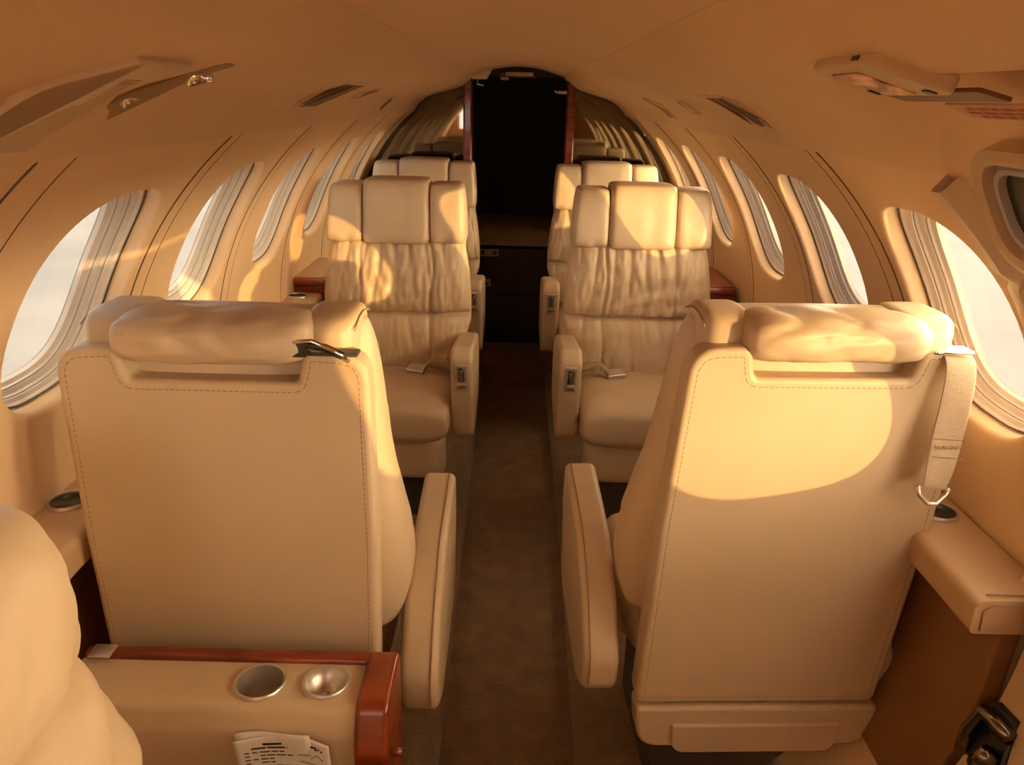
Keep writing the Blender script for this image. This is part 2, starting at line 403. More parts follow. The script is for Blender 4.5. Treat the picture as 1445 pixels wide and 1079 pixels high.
def seat(name_label, side, near, loc, rz, seed, lean=0.0, yaw=0.0, group=None):
    root = empty('cabin_seat', loc, rz, name_label, 'seat', group)
    S = side                                                # aisle is at local x = side
    rec = 0.0 if near else .16
    def L(v):                                               # lean and recline of the backrest
        x, y, z = v; return Vector((x+lean*(z-.5), y-rec*(z-.52), z))
    def part(nm, V, F, mat, par=None, back=False, **k):
        if back: V = [L(v) for v in V]
        return mk(nm, V, F, mat, par or root, **k)
    # rear shell with a notch for the headrest
    nh = .142 if near else .12
    sz = 1.128 if near else 1.17
    bz = .418 if near else .47
    pts = [(-.232, bz), (.232, bz), (.242, .80), (.240, sz), (nh, sz+.004), (nh-.012, sz-.048), (-nh+.012, sz-.048), (-nh, sz+.004), (-.240, sz), (-.242, .80)]
    poly = rounded_poly(pts, [.02, .02, .3, .085, .02, .012, .012, .02, .085, .3], 7)
    mb = MB(); mb.prism(poly, lambda x, z: (x, 0, z), lambda x, z: (x, .055, z))
    sh = part('back_shell', mb.v, mb.f, M['shell'], None, True, sharp=40, bevel=.010, bseg=4)
    mb = MB()
    ins = []
    cxy = Vector((0, .8))
    k = len(poly)
    for i in range(k):
        a, b, c = Vector(poly[i-1]), Vector(poly[i]), Vector(poly[(i+1) % k])
        d = (c-a).normalized(); nrm = Vector((-d.y, d.x)); ins.append(b+nrm*.015)
    run = []
    for i in range(k):
        a, b = ins[i], ins[(i+1) % k]; m_ = max(1, int((b-a).length/.0030))
        run += [a.lerp(b, j/m_) for j in range(m_)]
    mb = MB(); mb.tube([(p.x, .0006, p.y) for p in run], .0012, 5, True)
    o_ = part('stitching', mb.v, mb.f, M['stitch'], sh, True)
    o_.data.materials.append(M['shell'])
    for f_ in o_.data.polygons: f_.material_index = 1 if (f_.index//5) % 3 == 2 else 0
    # skirt below the shell
    mb = MB(); mb.prism(rounded_poly([(-.228, .318), (.228, .318), (.236, .412), (-.236, .412)], [.05, .05, .01, .01], 6), lambda x, z: (x, -.006, z), lambda x, z: (x, .05, z))
    sk = part('skirt', mb.v, mb.f, M['shell'], None, False, sharp=40, bevel=.008)
    mb = MB(); mb.prism(rounded_poly([(-.160, .308), (.160, .308), (.165, .375), (-.165, .375)], [.03, .03, .005, .005], 6), lambda x, z: (x, -.012, z), lambda x, z: (x, .0, z))
    part('flap', mb.v, mb.f, M['shell'], sk, False, sharp=40, bevel=.004)
    # backrest cushion
    if near:
        def hwb(t): z = .56+t*.61; return .238+.048*math.exp(-((z-.72)/.20)**2)-.010*max(0, (z-1.0)/.16)+.003*math.sin(t*9)
        V, F = pad(XZ, .555, 1.168, hwb, .032, .215, p=3.0, pt=4.2, corner=.05, det=lambda s, t, a, b: .004*wr(a, b, seed, 14)-.014*groove(b-.758, .010)-.014*groove(b-1.0, .010)+(tri_pleat(s, t, a, b, .76, 1.0, .010, 1, seed) if .76 < b < 1.0 else 0), ns=50, nt=70)
        bk = part('backrest', V, F, M['leather'], None, True)
    else:
        def hwb(t):
            z = .50+t*.515; return .222+.046*min(1, max(0, (z-.58)/.14)) - .022*max(0, (z-.80)/.2)**1.3
        def det(s, t, a, b):
            v = 0
            if b > .76: v += tri_pleat(s, t, a, b, .76, 1.0, .015, 1, seed)*(1 if abs(a) < .17 else .6)
            else: v += tri_pleat(s, t, a, b, .52, .76, .0085, .6, seed+5)
            v -= .024*groove(b-.758, .006)+.012*groove(b-.758, .022)
            v -= .013*(groove(a-.125+.02*wr(b, 0, seed, 6), .006)+groove(a+.125+.02*wr(b, 3, seed, 6), .006))*(1 if b > .62 else .4)
            v += .013*max(0, 1-((b-.88)/.12)**2)+.010*max(0, 1-((b-.64)/.12)**2)
            return v
        V, F = pad(XZ, .50, 1.015, hwb, .02, .165, p=3.6, pt=6, corner=.03, det=det, ns=130, nt=150)
        part('backrest', V, F, M['leather'], None, True)
    # headrest pad and wings
    if near:
        def hdet(s, t, a, b): return .004*math.sin(a*70+3*wr(a, b, seed, 8))*wr(a, b, seed+2, 9)+.003*wr(a, b, seed, 30)
        def R_(a, b, c):                                    # a roll lying over the top edge
            q = b; return Vector((a, .052-.072*math.cos(q)*c, 1.148+.048*math.sin(q)*c))
        V = []; F = []; NA, NB = 90, 40
        for i in range(NA+1):
            s = math.sin(PI/2*(2*i/NA-1)); e = E(s, 5)
            for j in range(NB):
                q = 2*PI*j/NB
                a = .152*s; w_ = 1+.09*(abs(math.sin(a*38+1.5*math.cos(q)+3*wr(a, q*.2, seed, 3)))**.6-.6)*(.5+wr(a*.6, math.sin(q)*.1, seed+1, 6))+.08*wr(a*3, math.cos(q)*.3, seed+math.sin(q), 6)
                cq = math.copysign(abs(math.cos(q))**.75, math.cos(q)); s2 = math.copysign(abs(math.sin(q))**.8, math.sin(q))
                V.append((a, .050-.074*cq*e*w_, 1.142+.039*s2*e*w_))
        for i in range(NA):
            for j in range(NB): F.append((i*NB+j, i*NB+(j+1) % NB, (i+1)*NB+(j+1) % NB, (i+1)*NB+j))
        F += [tuple(range(NB))[::-1], tuple(NA*NB+j for j in range(NB))]
        part('headrest', V, F, M['leather'], None, True)
        for q in (-1, 1):
            V, F = pad(XZ, 1.070, 1.174, lambda t: .044, .030, .190, p=4.0, corner=.10, cx=lambda t: q*.170, det=lambda s, t, a, b: .003*wr(a, b, q, 20), ns=20, nt=20)
            wg = part('headrest_wing', V, F, M['leather'], None, True)
            mb = MB(); mb.tube([(q*.2135, .045+.0115*i, 1.1660-.00040*(i-5.5)**2) for i in range(12)], .0014, 5); part('seam', mb.v, mb.f, M['seam'], wg, True)
    else:
        def hd(s, t, a, b): return .003*wr(a, b, seed, 16)-.004*groove(abs(s)-.97, .05)+.002*math.sin(a*80+seed)*wr(a, b, seed+1, 8)
        V, F = pad(XZ, 1.000, 1.222, lambda t: .1205-.003*t, -.01, .178, p=9, corner=.045, det=hd, ns=36, nt=36)
        part('headrest', V, F, M['leather'], None, True)
        for q in (-1, 1):
            def wd(s, t, a, b): return .003*wr(a, b, seed+q, 16)+.0035*math.sin(b*5+a*110)*math.exp(-(b-1.0)/.03)
            V, F = pad(XZ, 1.003, 1.208-.002*q, lambda t: .066-.008*t*t, .0, .172, p=6.5, corner=.05, cx=lambda t: q*(.183-.006*t*t), det=wd, ns=28, nt=36)
            part('headrest_wing', V, F, M['leather'], None, True)
    # seat cushion and front apron
    def cd(s, t, a, b): return .006*wr(a, b, seed, 12)+.004*wr(a, b, seed+4, 30)-.006*groove(b-.20, .012)
    V, F = pad(XY, .10, .53, lambda t: .222 if not near else .232, .405, .575, p=4, corner=.04, det=cd, ns=40, nt=40)
    part('seat_cushion', V, F, M['leather'])
    V, F = pad(XZ, .275, .425, lambda t: .205, .36, .49, p=5, corner=.05, ns=24, nt=20); part('front_apron', V, F, M['leather'])
    mb = MB(); mb.box(-.17, .17, .10, .42, .06, .40); part('pedestal', mb.v, mb.f, M['darkgrey'], None, sharp=30, bevel=.01)
    # armrests
    ax = (.268, .338) if near else (.226, .298)
    top = .705 if near else .745
    def arm(sgn, x0, x1, dz, short):
        if near: pts = [(.475-short, top-dz), (.49-short, .60-dz), (.44, .40), (.12, .375), (.03, .425), (.02, .50), (.10, .60), (.22, .672-dz*.8)]; rad = [.03, .05, .06, .12, .05, .05, .12, .15]
        else: pts = [(.455-short, top-dz), (.505-short, top-.035-dz), (.475-short, .58), (.43-short, .42), (.36, .39), (.05, .42), (.03, .60), (.10, .69-dz)]; rad = [.03, .035, .1, .05, .06, .08, .08, .06]
        mb = MB(); mb.prism(rounded_poly(pts, rad, 7), lambda y, z: (sgn*x0, y, z), lambda y, z: (sgn*x1, y, z))
        o = part('armrest', mb.v, mb.f, M['leather'], None, sharp=45, bevel=.014, bseg=5)
        if sgn == S and near:
            top_line = [p for p in rounded_poly(pts, rad, 7)]
            ys = [(y, z) for y, z in top_line if z > .44 and y < .47 and z > .40+(.0 if y > .08 else 0)]
            ys = sorted([(y, z) for y, z in ys if z > .58 or y < .09], key=lambda q: q[0]*.6+q[1])
            mb = MB(); mb.tube([(sgn*(x1-.013), y-.002, z+.0005) for y, z in ys], .0016, 5); part('piping', mb.v, mb.f, M['seam'], o)
        if sgn == S and not near:
            # recline control plate on the sloping front face
            m_ = Matrix.Translation((sgn*(x0+x1)/2, .4865, .655)) @ Matrix.Rotation(D(-11), 4, 'X')
            mb = MB(); mb.box(-.020, .020, .0, .012, -.046, .046, m_); pl = part('recline_plate', mb.v, mb.f, M['plate'], o, sharp=30, bevel=.004)
            mb = MB(); mb.box(-.009, .009, .010, .0135, -.016, .034, m_); part('slot', mb.v, mb.f, M['black'], pl)
            mb = MB(); mb.box(-.005, .005, .011, .021, -.012, .030, m_); mb.box(-.013, .013, .010, .020, -.034, -.024, m_); part('lever', mb.v, mb.f, M['chrome'], pl, sharp=30, bevel=.002)
        return o
    arm(S, ax[0], ax[1], 0, 0)
    arm(-S, .226, .268 if near else .255, .02 if near else .05, .05)
    # lap belt
    if not near:
        V, F = grid(lambda s, t: (S*(.212-.11*s), .20+.03*s+.012*math.sin(s*5)+(t-.5)*.052, .586+.034*math.sin(s*PI)+.006*math.sin(s*9+t*2)), 16, 3)
        b_ = part('lap_belt', V, F, M['webbing'])
        so = b_.modifiers.new('thick', 'SOLIDIFY'); so.thickness = .003
        mb = MB(); mb.box(-.034, .034, -.022, .022, -.007, .007, Matrix.Translation((S*.085, .235, .588)) @ Matrix.Rotation(S*.3, 4, 'Z') @ Matrix.Rotation(D(-15), 4, 'X')); part('buckle', mb.v, mb.f, M['steel'], b_, sharp=30, bevel=.004)
    root.rotation_euler.z = rz+yaw
    return root

club = 'cabin seats with leather upholstery'
s1l = seat('leather seat on the left with its back to us, black buckle on its shell', 1, True, (-.46, 1.12, 0), 0, 1, group=club)
s1r = seat('leather seat on the right with its back to us, shoulder strap hanging down', -1, True, (.487, 1.20, 0), 0, 2, lean=.065, yaw=D(2.5), group=club)
seat('left leather seat facing us in mid cabin, lap belt on its pleated cushion', -1, False, (-.425, 2.85, 0), PI, 3, group=club)
seat('right leather seat facing us in mid cabin, whole headrest in sunlight', 1, False, (.450, 2.85, 0), PI, 4, group=club)
seat('rearmost beige seat left of the aisle, mostly hidden, before the left smoked mirror', -1, False, (-.44, 3.83, 0), PI, 5, group=club)
seat('rearmost beige seat right of the aisle, mostly hidden, before the right smoked mirror', 1, False, (.425, 3.83, 0), PI, 6, group=club)

# shoulder strap of the right seat, folded buckle of the left one
def strap(par, pts, w, mat, nm, tilt=0):
    V = []; k = len(pts)
    for (x, y, z, hw_) in pts: V += [(x-hw_, y, z), (x+hw_, y, z-.004)]
    F = [(2*i, 2*i+1, 2*i+3, 2*i+2) for i in range(k-1)]
    o = mk(nm, V, F, mat, par)
    so = o.modifiers.new('thick', 'SOLIDIFY'); so.thickness = .0035; so.offset = 0
    sb = o.modifiers.new('sub', 'SUBSURF'); sb.levels = 2; sb.render_levels = 2; sb.subdivision_type = 'CATMULL_CLARK'
    return o
R1 = s1r
st = strap(R1, [(.237, .03, 1.120, .026), (.238, .008, 1.128, .027), (.237, -.018, 1.115, .028), (.232, -.030, 1.06, .029), (.224, -.040, 1.00, .029), (.218, -.050, .945, .027), (.214, -.053, .915, .022), (.213, -.050, .908, .020)], .05, M['webbing'], 'shoulder_strap')
mb = MB()
for zz in (.995, .965):
    for i in range(12): mb.tube([(.200+i*.0042, -.0455-(.995-zz)*.17, zz-.0003*i), (.2025+i*.0042, -.0455-(.995-zz)*.17, zz-.0003*i)], .0009, 4)
for i in range(10): mb.tube([(.202+i*.0042, -.0475, .984-.0012*(i % 3)), (.205+i*.0042, -.0475, .977+.0012*(i % 2))], .0009, 4)
mb.build('stitching', M['stitch'], st)
mb = MB(); mb.tube([(.186, -.050, .912), (.190, -.052, .898), (.206, -.056, .883), (.220, -.056, .882), (.236, -.052, .898), (.240, -.050, .908)], .0042, 8)
mb.tube([(.186, -.050, .911), (.240, -.050, .907)], .0022, 8)
mb.build('buckle', M['steel'], st)
mb = MB(); mb.box(.198, .262, -.004, .030, 1.124, 1.131); mb.build('strap_guide', M['chrome'], R1, sharp=30, bevel=.003)
mb = MB(); mb.tube([(.124, .0, 1.128), (.150, -.006, 1.146), (.178, -.004, 1.140), (.203, .004, 1.125)], .007, 8); mb.box(.118, .150, -.012, .012, 1.126, 1.150)
sb = mb.build('stowed_buckle', M['black'], s1l, sharp=35, bevel=.003); sb['label'] = 'black folded harness buckle'
mb = MB(); mb.tube([(.130, -.010, 1.150), (.160, -.012, 1.153), (.190, -.008, 1.138), (.212, .0, 1.118)], .0035, 8); mb.build('bail', M['chrome'], sb)
mb = MB(); mb.box(.150, .225, .0, .03, 1.124, 1.130); mb.build('strap_guide', M['darkgrey'], s1l, sharp=30, bevel=.003)

# foreground side-facing seat at the lower left
s0 = empty('side_facing_seat', (-.565, .465, 0), -PI/2, 'puffy side facing leather seat cut off at the lower left corner', 'seat')
def d0(s, t, a, b): return .007*wr(a, b, 3, 9)+.006*wr(a*.8, b*1.4, 7, 22)+.004*(abs(math.sin(a*30+b*55+3*wr(a, b, 5, 5)))**.5-.6)*max(0, wr(a, b, 11, 6)+.3)+.006*math.sin(a*45+b*30+2*wr(a, b, 1, 6))*math.exp(-abs(b-.87)/.06)
V, F = pad(XZ, .875, 1.085, lambda t: .292, -.10, .130, p=3, corner=.06, det=d0, ns=60, nt=40, yo=lambda b: -.10*(b-.9)); mk('headrest', V, F, M['leather'], s0)
V, F = pad(XZ, .46, .90, lambda t: .305, -.10, .180, p=3.0, corner=.04, det=lambda s, t, a, b: d0(s, t, a, b)+.006*math.sin(b*60+a*25)*math.exp(-abs(a+.22)/.12), ns=70, nt=60, yo=lambda b: -.12*(b-.6)); mk('backrest', V, F, M['leather'], s0)
V, F = pad(XY, .0, .44, lambda t: .28, .36, .50, p=4, corner=.05, ns=30, nt=30); mk('seat_cushion', V, F, M['leather'], s0)
mb = MB(); mb.box(-.27, .27, -.02, .36, .10, .38); mb.build('base', M['ledge'], s0, sharp=30, bevel=.01)

# ------------------------------------------------------------------ cabinet before the left seat
cb = empty('armrest_cabinet', (-.43, 1.0, .11), 0, 'low leather topped cabinet with mahogany rim and two steel cups at lower left', 'cabinet')
z0 = .51
mb = MB(); mb.prism(rounded_poly([(-.070, -.01), (.045, -.01), (.045, z0), (-.056, z0), (-.070, z0-.04)], [0, 0, .004, .022, .05], 8), lambda y, z: (-.262, y, z), lambda y, z: (.203, y, z))
cbody = mb.build('body', M['shell'], cb, sharp=40)
mb = MB(); mb.box(-.262, .215, .040, .066, 0, z0+.010); mb.build('rear_rim', M['wood'], cb, sharp=30, bevel=.008, bseg=4)
pz = rounded_poly([(-.088, 0), (.066, 0), (.066, z0+.012), (-.056, z0+.012), (-.088, z0-.05)], [0, 0, .012, .035, .05], 8)
mb = MB(); mb.prism(pz, lambda y, z: (.203, y, z), lambda y, z: (.255, y, z)); mb.build('end_panel', M['wood'], cb, sharp=40, bevel=.010, bseg=4)
mb = MB(); mb.tube([(.250, -.055, z0-.085), (.272, -.055, z0-.085)], .007, 12); mb.build('knob', M['wood'], cb)
mb = MB(); mb.box(-.250, -.213, .030, .062, z0+.009, z0+.013); mb.build('latch', M['steel'], cb, bevel=.002)  # small pale steel plate lying on the rear rim
def cup(nm, x, y, z, r, par, bowl=False, mat='steel'):
    T = Matrix.Translation((x, y, z))
    if bowl: pr = [(r*1.0, -.002), (r, .002), (r*.95, .0045), (r*.84, .003), (r*.80, -.006), (r*.72, -.010), (r*.62, -.016), (r*.4, -.024), (r*.15, -.028), (.0005, -.028)]
    else: pr = [(r, -.002), (r, .002), (r*.95, .0045), (r*.86, .003), (r*.84, -.004), (r*.83, -.055), (r*.78, -.06), (.0005, -.061)]
    mb = MB(); mb.lathe(pr, T, 40); o = mb.build(nm, M[mat], par, sharp=50)
    if bowl:
        mb = MB(); mb.lathe([(.0005, -.020), (.005, -.021), (.006, -.028)], T, 16); mb.build('knob', M['chrome'], o)
    return o
c1 = cup('cup_holder', .043, -.006, z0+.001, .042, cb); cup('ashtray', .146, -.003, z0+.001, .038, cb, True)
# cut the recesses out of the body top with a mesh hole: build dark wells instead of a boolean
for nm_, x, y, r_ in (('a', .043, -.006, .0365), ('b', .146, -.003, .0325)):
    cut = bpy.data.meshes.new('cutter'); bm = bmesh.new(); bmesh.ops.create_cone(bm, cap_ends=True, segments=40, radius1=r_, radius2=r_, depth=.16, matrix=Matrix.Translation((x, y, z0))); bm.to_mesh(cut); bm.free()
    co = bpy.data.objects.new('cutter', cut); C.objects.link(co); co.parent = cb
    md = cbody.modifiers.new('cut'+nm_, 'BOOLEAN'); md.object = co; md.operation = 'DIFFERENCE'; md.solver = 'EXACT'
    bpy.context.view_layer.update(); dg = bpy.context.evaluated_depsgraph_get()
    nme = bpy.data.meshes.new_from_object(cbody.evaluated_get(dg)); cbody.modifiers.clear(); cbody.data = nme
    bpy.data.objects.remove(co)
for p in cbody.data.polygons: p.use_smooth = True
cbody.data.set_sharp_from_angle(angle=D(40))

lf = empty('safety_leaflet', (-.335, .919, .535), 0, 'creased white printed leaflet tucked against the front of the mahogany rimmed cabinet', 'leaflet')
lf.rotation_euler = (D(8), D(-2), 0)
def paper(s, t):
    x = -.072+.144*s; z = -.09+.135*t
    y = .004*math.sin(s*4)+.006*t*t-.010*max(0, (t-.75))*max(0, .35-s)*4
    return (x, y, z-.012*max(0, s-.8)*5*t+.004*math.sin(s*3))
V, F = grid(paper, 24, 20); o = mk('front_sheet', V, F, M['paper'], lf); o.modifiers.new('t', 'SOLIDIFY').thickness = .0006
V, F = grid(lambda s, t: (-.070+.115*s, .008+.004*math.sin(s*5), -.09+.147*t), 10, 10); o = mk('back_sheet', V, F, M['paper'], lf); o.modifiers.new('t', 'SOLIDIFY').thickness = .0006
mb = MB()
def word(x, z, w_, h):
    p = [paper((x+.072)/.144, (z+.09)/.135) for x, z in ((x, z), (x+w_, z), (x+w_, z+h), (x, z+h))]
    mb.add([(q[0], q[1]-.0009, q[2]) for q in p], [(0, 1, 2, 3)])
x = -.030
for i, w_ in enumerate((.030, .004, .026, .014)): word(x, .028, w_*.98, .0045); x += w_+.003
x = -.048
for w_ in (.022, .028, .010): word(x, .021, w_, .0036); x += w_+.002
for r_ in range(12):
    z = .013-r_*.0075; word(-.060, z, .008, .0025); 
    if r_ % 2 == 0: word(-.048, z, .008, .0025)
    x = -.036; n_ = random.randint(2, 4)
    for i in range(n_):
        w_ = random.uniform(.007, .016); word(x, z, w_, .0026); x += w_+.002
for i in range(3): word(.050+.004*i, .024+.003*(i % 2), .003, .004)
mb.build('printing', M['ink'], lf)
mb = MB()
for pts in ([(.022, .010), (.042, .010)], [(.042, .004), (.052, .015), (.060, .006)], [(.024, -.004), (.062, -.006)], [(.03, -.02), (.05, -.012), (.06, -.02)]):
    mb.tube([(q[0], q[1]-.001, q[2]) for q in [paper((x+.072)/.144, (z+.09)/.135) for x, z in pts]], .0005, 4)
mb.build('diagram', M['ink'], lf)

# ------------------------------------------------------------------ side ledges and consoles
def ledge(sg, y0, y1, cups, label):
    e = empty('side_ledge', (sg*.78, y0, 0), 0, label, 'ledge')
    xi, zt = .715, .80
    def P(x, y, z): return (sg*x-sg*.78, y-y0, z)
    xw = .838
    mb = MB(); mb.prism(rounded_poly([(xi, zt-.062), (xw, zt-.062), (xw, zt+.0), (xi, zt-.003)], [.010, 0, 0, .018], 4), lambda x, z: P(x, y0, z), lambda x, z: P(x, y1, z))
    top = mb.build('top', M['ledge'], e, sharp=60)
    if sg > 0:
        mb = MB(); mb.tube([P(x, y0-.001, z) for x, z in ((xi+.015, zt-.055), (xi+.013, zt-.02), (xi+.025, zt-.010), (xw, zt-.010))], .0013, 5); mb.tube([P(xi+.02, y0+.012, zt+.001), P(xw, y0+.012, zt+.001)], .0013, 5); mb.build('piping', M['stitch'], top)
    mb = MB(); mb.prism([(.772, .742), (.81, .742), (.80, .55), (.74, .37), (.70, .34), (.762, .55)], lambda x, z: P(x, y0+.012, z), lambda x, z: P(x, y1, z))
    mb.build('side_panel', M['brownpanel'], e, sharp=30, bevel=.006)
    for (y, nm) in cups:
        T = Matrix.Translation(P(.790, y, zt+.002)); r = .037
        mb = MB(); mb.lathe([(r, -.004), (r, .002), (r*.94, .004), (r*.86, .003), (r*.84, -.002)], T, 36); cu = mb.build('cup_holder', M['steel'], e, sharp=50)
        mb = MB(); mb.lathe([(.0005, -.0005), (r*.85, -.0005), (r*.85, .0012)], T, 36); mb.build('dark_well_disc', M['black'], cu)  # flat black disc stands in for the shaded hollow of the cup
    return e
ledge(1, 1.005, 2.84, ((1.275, 1), (2.78, 2)), 'padded leather ledge along the right sidewall under the windows')
ledge(-1, .98, 2.84, ((1.235, 1), (2.78, 2)), 'padded leather ledge along the left sidewall with a steel cup holder')
for sg in (-1, 1):
    e = empty('side_console', (sg*.74, 2.85, .74), 0, 'mahogany edged console by the %s sidewall beside the middle seat' % ('left' if sg < 0 else 'right'), 'console', 'mahogany edged consoles')
    mb = MB(); mb.box(-.035 if sg > 0 else -.085, .085 if sg > 0 else .035, 0, .40, -.02, .085); mb.build('body', M['wood'], e, sharp=30, bevel=.006)
    mb = MB(); mb.box(-.042 if sg > 0 else -.088, .088 if sg > 0 else .042, -.012, .40, .085, .110); mb.build('rim', M['wood'], e, sharp=30, bevel=.010, bseg=4)
    mb = MB(); mb.box(-.030 if sg > 0 else -.084, .084 if sg > 0 else .030, .014, .39, .108, .113); mb.build('top_pad', M['ledge'] if sg < 0 else M['wood'], e, sharp=30, bevel=.002)

# ------------------------------------------------------------------ overhead fittings
def slab(nm, sg, x0, x1, y0, y1, n0, n1, mat, par, r=.01, skew=0, bevel=0):
    base = par.location if par else Vector((0, 0, 0))
    poly = rounded_poly([(x0, y0), (x1, y0), (x1, y1), (x0, y1)], r, 5)
    # dense strips so the slab follows the curved panel
    fn = lambda n: (lambda x, y: oh_p(sg, x, y+skew*(x-x0), n)-base)
    N = 14; pts = []
    mb = MB(); k = len(poly)
    dense = []
    for i in range(k):
        a, b = Vector(poly[i]), Vector(poly[(i+1) % k]); m_ = max(1, int(abs(b.x-a.x)/.02))
        for j in range(m_): dense.append(tuple(a.lerp(b, j/m_)))
    mb.prism(dense, fn(n0), fn(n1))
    return mb.build(nm, mat, par, sharp=40, bevel=bevel)
def fitting(nm, sg, x, y, label, cat, group=None): return empty(nm, oh_p(sg, x, y), 0, label, cat, group)

sp = fitting('speaker_panel', -1, .42, .81, 'long beige overhead panel with a perforated face at upper left', 'speaker')
slab('housing', -1, .335, .525,   .742, .865, -.004, .006, M['plastic'], sp, .012, .0, .002)
g = slab('grille', -1, .385, .52, .757, .850, .0055, .0070, M['grille'], sp, .008, .0)
mb = MB()
for i in range(26):
    for j in range(18):
        x = .392+i*.0048; y = .763+j*.0048
        if x < .517: 
            p = oh_p(-1, x, y, .0072)-sp.location; e = .0011
            mb.add([p+Vector((-e, -e, e*.4)), p+Vector((e, -e, -e*.4)), p+Vector((e, e, -e*.4)), p+Vector((-e, e, e*.4))], [(0, 1, 2, 3)])
h = mb.build('perforation', M['hole'], g, smooth=False); h['kind'] = 'stuff'

rc = fitting('air_outlet_strip', -1, .41, .97, 'recessed brown strip with two small air nozzles beside the speaker panel', 'air outlet')
slab('tray', -1, .330, .500, .938, .985, -.002, .0008, M['tray'], rc, .018)
for x, y in ((.452, .962), (.372, .962)):
    p = oh_p(-1, x, y, .001)-rc.location
    dz = oh_p(-1, x, y, 1)-oh_p(-1, x, y, 0); q = Vector((0, 0, 1)).rotation_difference(dz).to_matrix().to_4x4()
    mb = MB(); mb.lathe([(.017, 0), (.017, .006), (.014, .010), (.010, .008), (.004, .006), (.0005, .006)], Matrix.Translation(p) @ q, 24); o = mb.build('nozzle', M['chrome'], rc, sharp=40)
    mb = MB(); mb.lathe([(.010, .0085), (.004, .0075), (.0005, .0095)], Matrix.Translation(p) @ q, 16); mb.build('nozzle_core', M['black'], o)

def vent(sg, x0, x1, y0, y1, label, slots=8, skew=0):
    e = fitting('overhead_vent', sg, (x0+x1)/2, (y0+y1)/2, label, 'vent')
    slab('frame', sg, x0, x1, y0, y1, -.002, .002, M['head'], e, .008, skew, .001)
    for i in range(slots):
        w_ = (y1-y0-.03)/slots; slab('slat', sg, x0+.012, x1-.012, y0+.015+i*w_, y0+.015+i*w_+w_*.55, .0015, .0032, M['brown'], e, .001, skew)
    return e
vent(-1, .352, .495, 1.74, 1.98, 'slatted overhead vent panel on the left, above the left window row', 6)
vent(1, .385, .515, 1.60, 1.80, 'slatted overhead vent panel on the right, above the right window row', 6)
def slot(sg, x0, x1, y0, y1, label):
    e = fitting('light_slot', sg, (x0+x1)/2, (y0+y1)/2, label, 'slot')
    slab('bezel', sg, x0, x1, y0, y1, -.002, .003, M['head'], e, .006, 0)
    slab('lens', sg, x0+.006, x1-.006, y0+.008, y1-.008, .002, .0042, M['brown'], e, .004, 0)
slot(-1, .385, .467, 2.26, 2.32, 'thin dark slot just aft of the left slatted vent')
slot(1, .425, .487, 2.20, 2.26, 'thin dark slot just aft of the right slatted vent')
slot(1, .403, .512, 2.66, 2.76, 'faint long slot farther aft over the right windows')
slot(-1, .455, .538, 2.95, 3.02, 'dark slot low on the left overhead panel near the aft windows')

bx = fitting('emergency_light', 1, .33, .75, 'beige box with orange sun reflections painted on its lens on the right overhead panel', 'light')
slab('housing', 1, .290, .366, .692, .836, -.006, .010, M['plastic'], bx, .014, -.02, .003)
ln = slab('lens', 1, .303, .358, .745, .808, .0095, .0112, M['lens'], bx, .004, -.02, .001)
slab('button', 1, .348, .358, .706, .720, .0095, .0112, M['black'], bx, .004)
slab('button', 1, .346, .358, .816, .826, .0095, .0112, M['black'], bx, .004)
slab('switch', 1, .289, .2912, .72, .735, .002, .006, M['black'], bx, .0005)
pc = tag(slab('overhead_placard', 1, .377, .407, .685, .872, -.001, .003, M['brown'], None, .004, 0, .001), 'dark brown strip on the right overhead panel below the emergency light box', 'placard')
stt = tag(slab('warning_sticker', 1, .422, .455, .60, .826, -.001, .0012, M['pink'], None, .004), 'pale sticker with rows of red print at the upper right edge', 'sticker')
mb = MB()
for j in range(3):
    y = .615
    x = .428+j*.009
    while y < .80:
        w_ = random.uniform(.012, .026)
        mb.add([oh_p(1, x, y, .0016), oh_p(1, x+.0055, y, .0016), oh_p(1, x+.0055, y+w_, .0016), oh_p(1, x, y+w_, .0016)], [(0, 1, 2, 3)]); y += w_+.004
mb.build('printing', M['red'], stt, smooth=False)

# ------------------------------------------------------------------ entry door surround, right foreground
tn += 1                                                     # door jamb: curved rib
prof = [(.0, .004), (.003, -.024), (.010, -.030), (.034, -.030), (.038, -.024), (.040, .004)]
def jd(ph):
    q = math.degrees(ph); return .2+.8*max(0, min(1, max((q-37)/3, (6-q)/4)))
V, F = grid(lambda s, t: cyl(1, 1.036-.052*max(0, min(1, (D(-36)+D(86.5)*t-D(36))/D(3)))+prof[int(round(s*5))][0]*.75, D(-36)+D(86.5)*t, R0+prof[int(round(s*5))][1]*jd(D(-36)+D(86.5)*t)), 5, 60)
struct(mk('trim_%d' % tn, V, F, M['cream'], sharp=40))
tn += 1                                                     # door lining below its window
prof = [(0, .004), (.002, -.040), (.010, -.048), (.060, -.052), (.068, -.048), (.072, -.058), (.085, -.060), (.5, -.060)]
V, F = grid(lambda s, t: cyl(1, 1.0-prof[int(round(s*7))][0], D(-36)+D(40)*t, R0+prof[int(round(s*7))][1]), 7, 30)
struct(mk('door_1', V, F, M['plastic'], sharp=40))
hd = empty('door_latch', (.765, .95, .585), 0, 'black and chrome door latch handle at the lower right corner', 'handle')
mb = MB(); mb.prism(rounded_poly([(-.055, -.05), (.045, -.05), (.045, .04), (-.02, .05)], .02, 6), lambda y, z: (-.012+z*.35, y, z), lambda y, z: (.02+z*.35, y, z)); mb.build('escutcheon', M['black'], hd, sharp=40, bevel=.004)
mb = MB(); mb.tube([(-.028, .03, -.05), (-.026, .03, -.01), (-.012, .028, .028), (-.005, -.03, .03)], .012, 12); mb.build('grip', M['gunmetal'], hd)
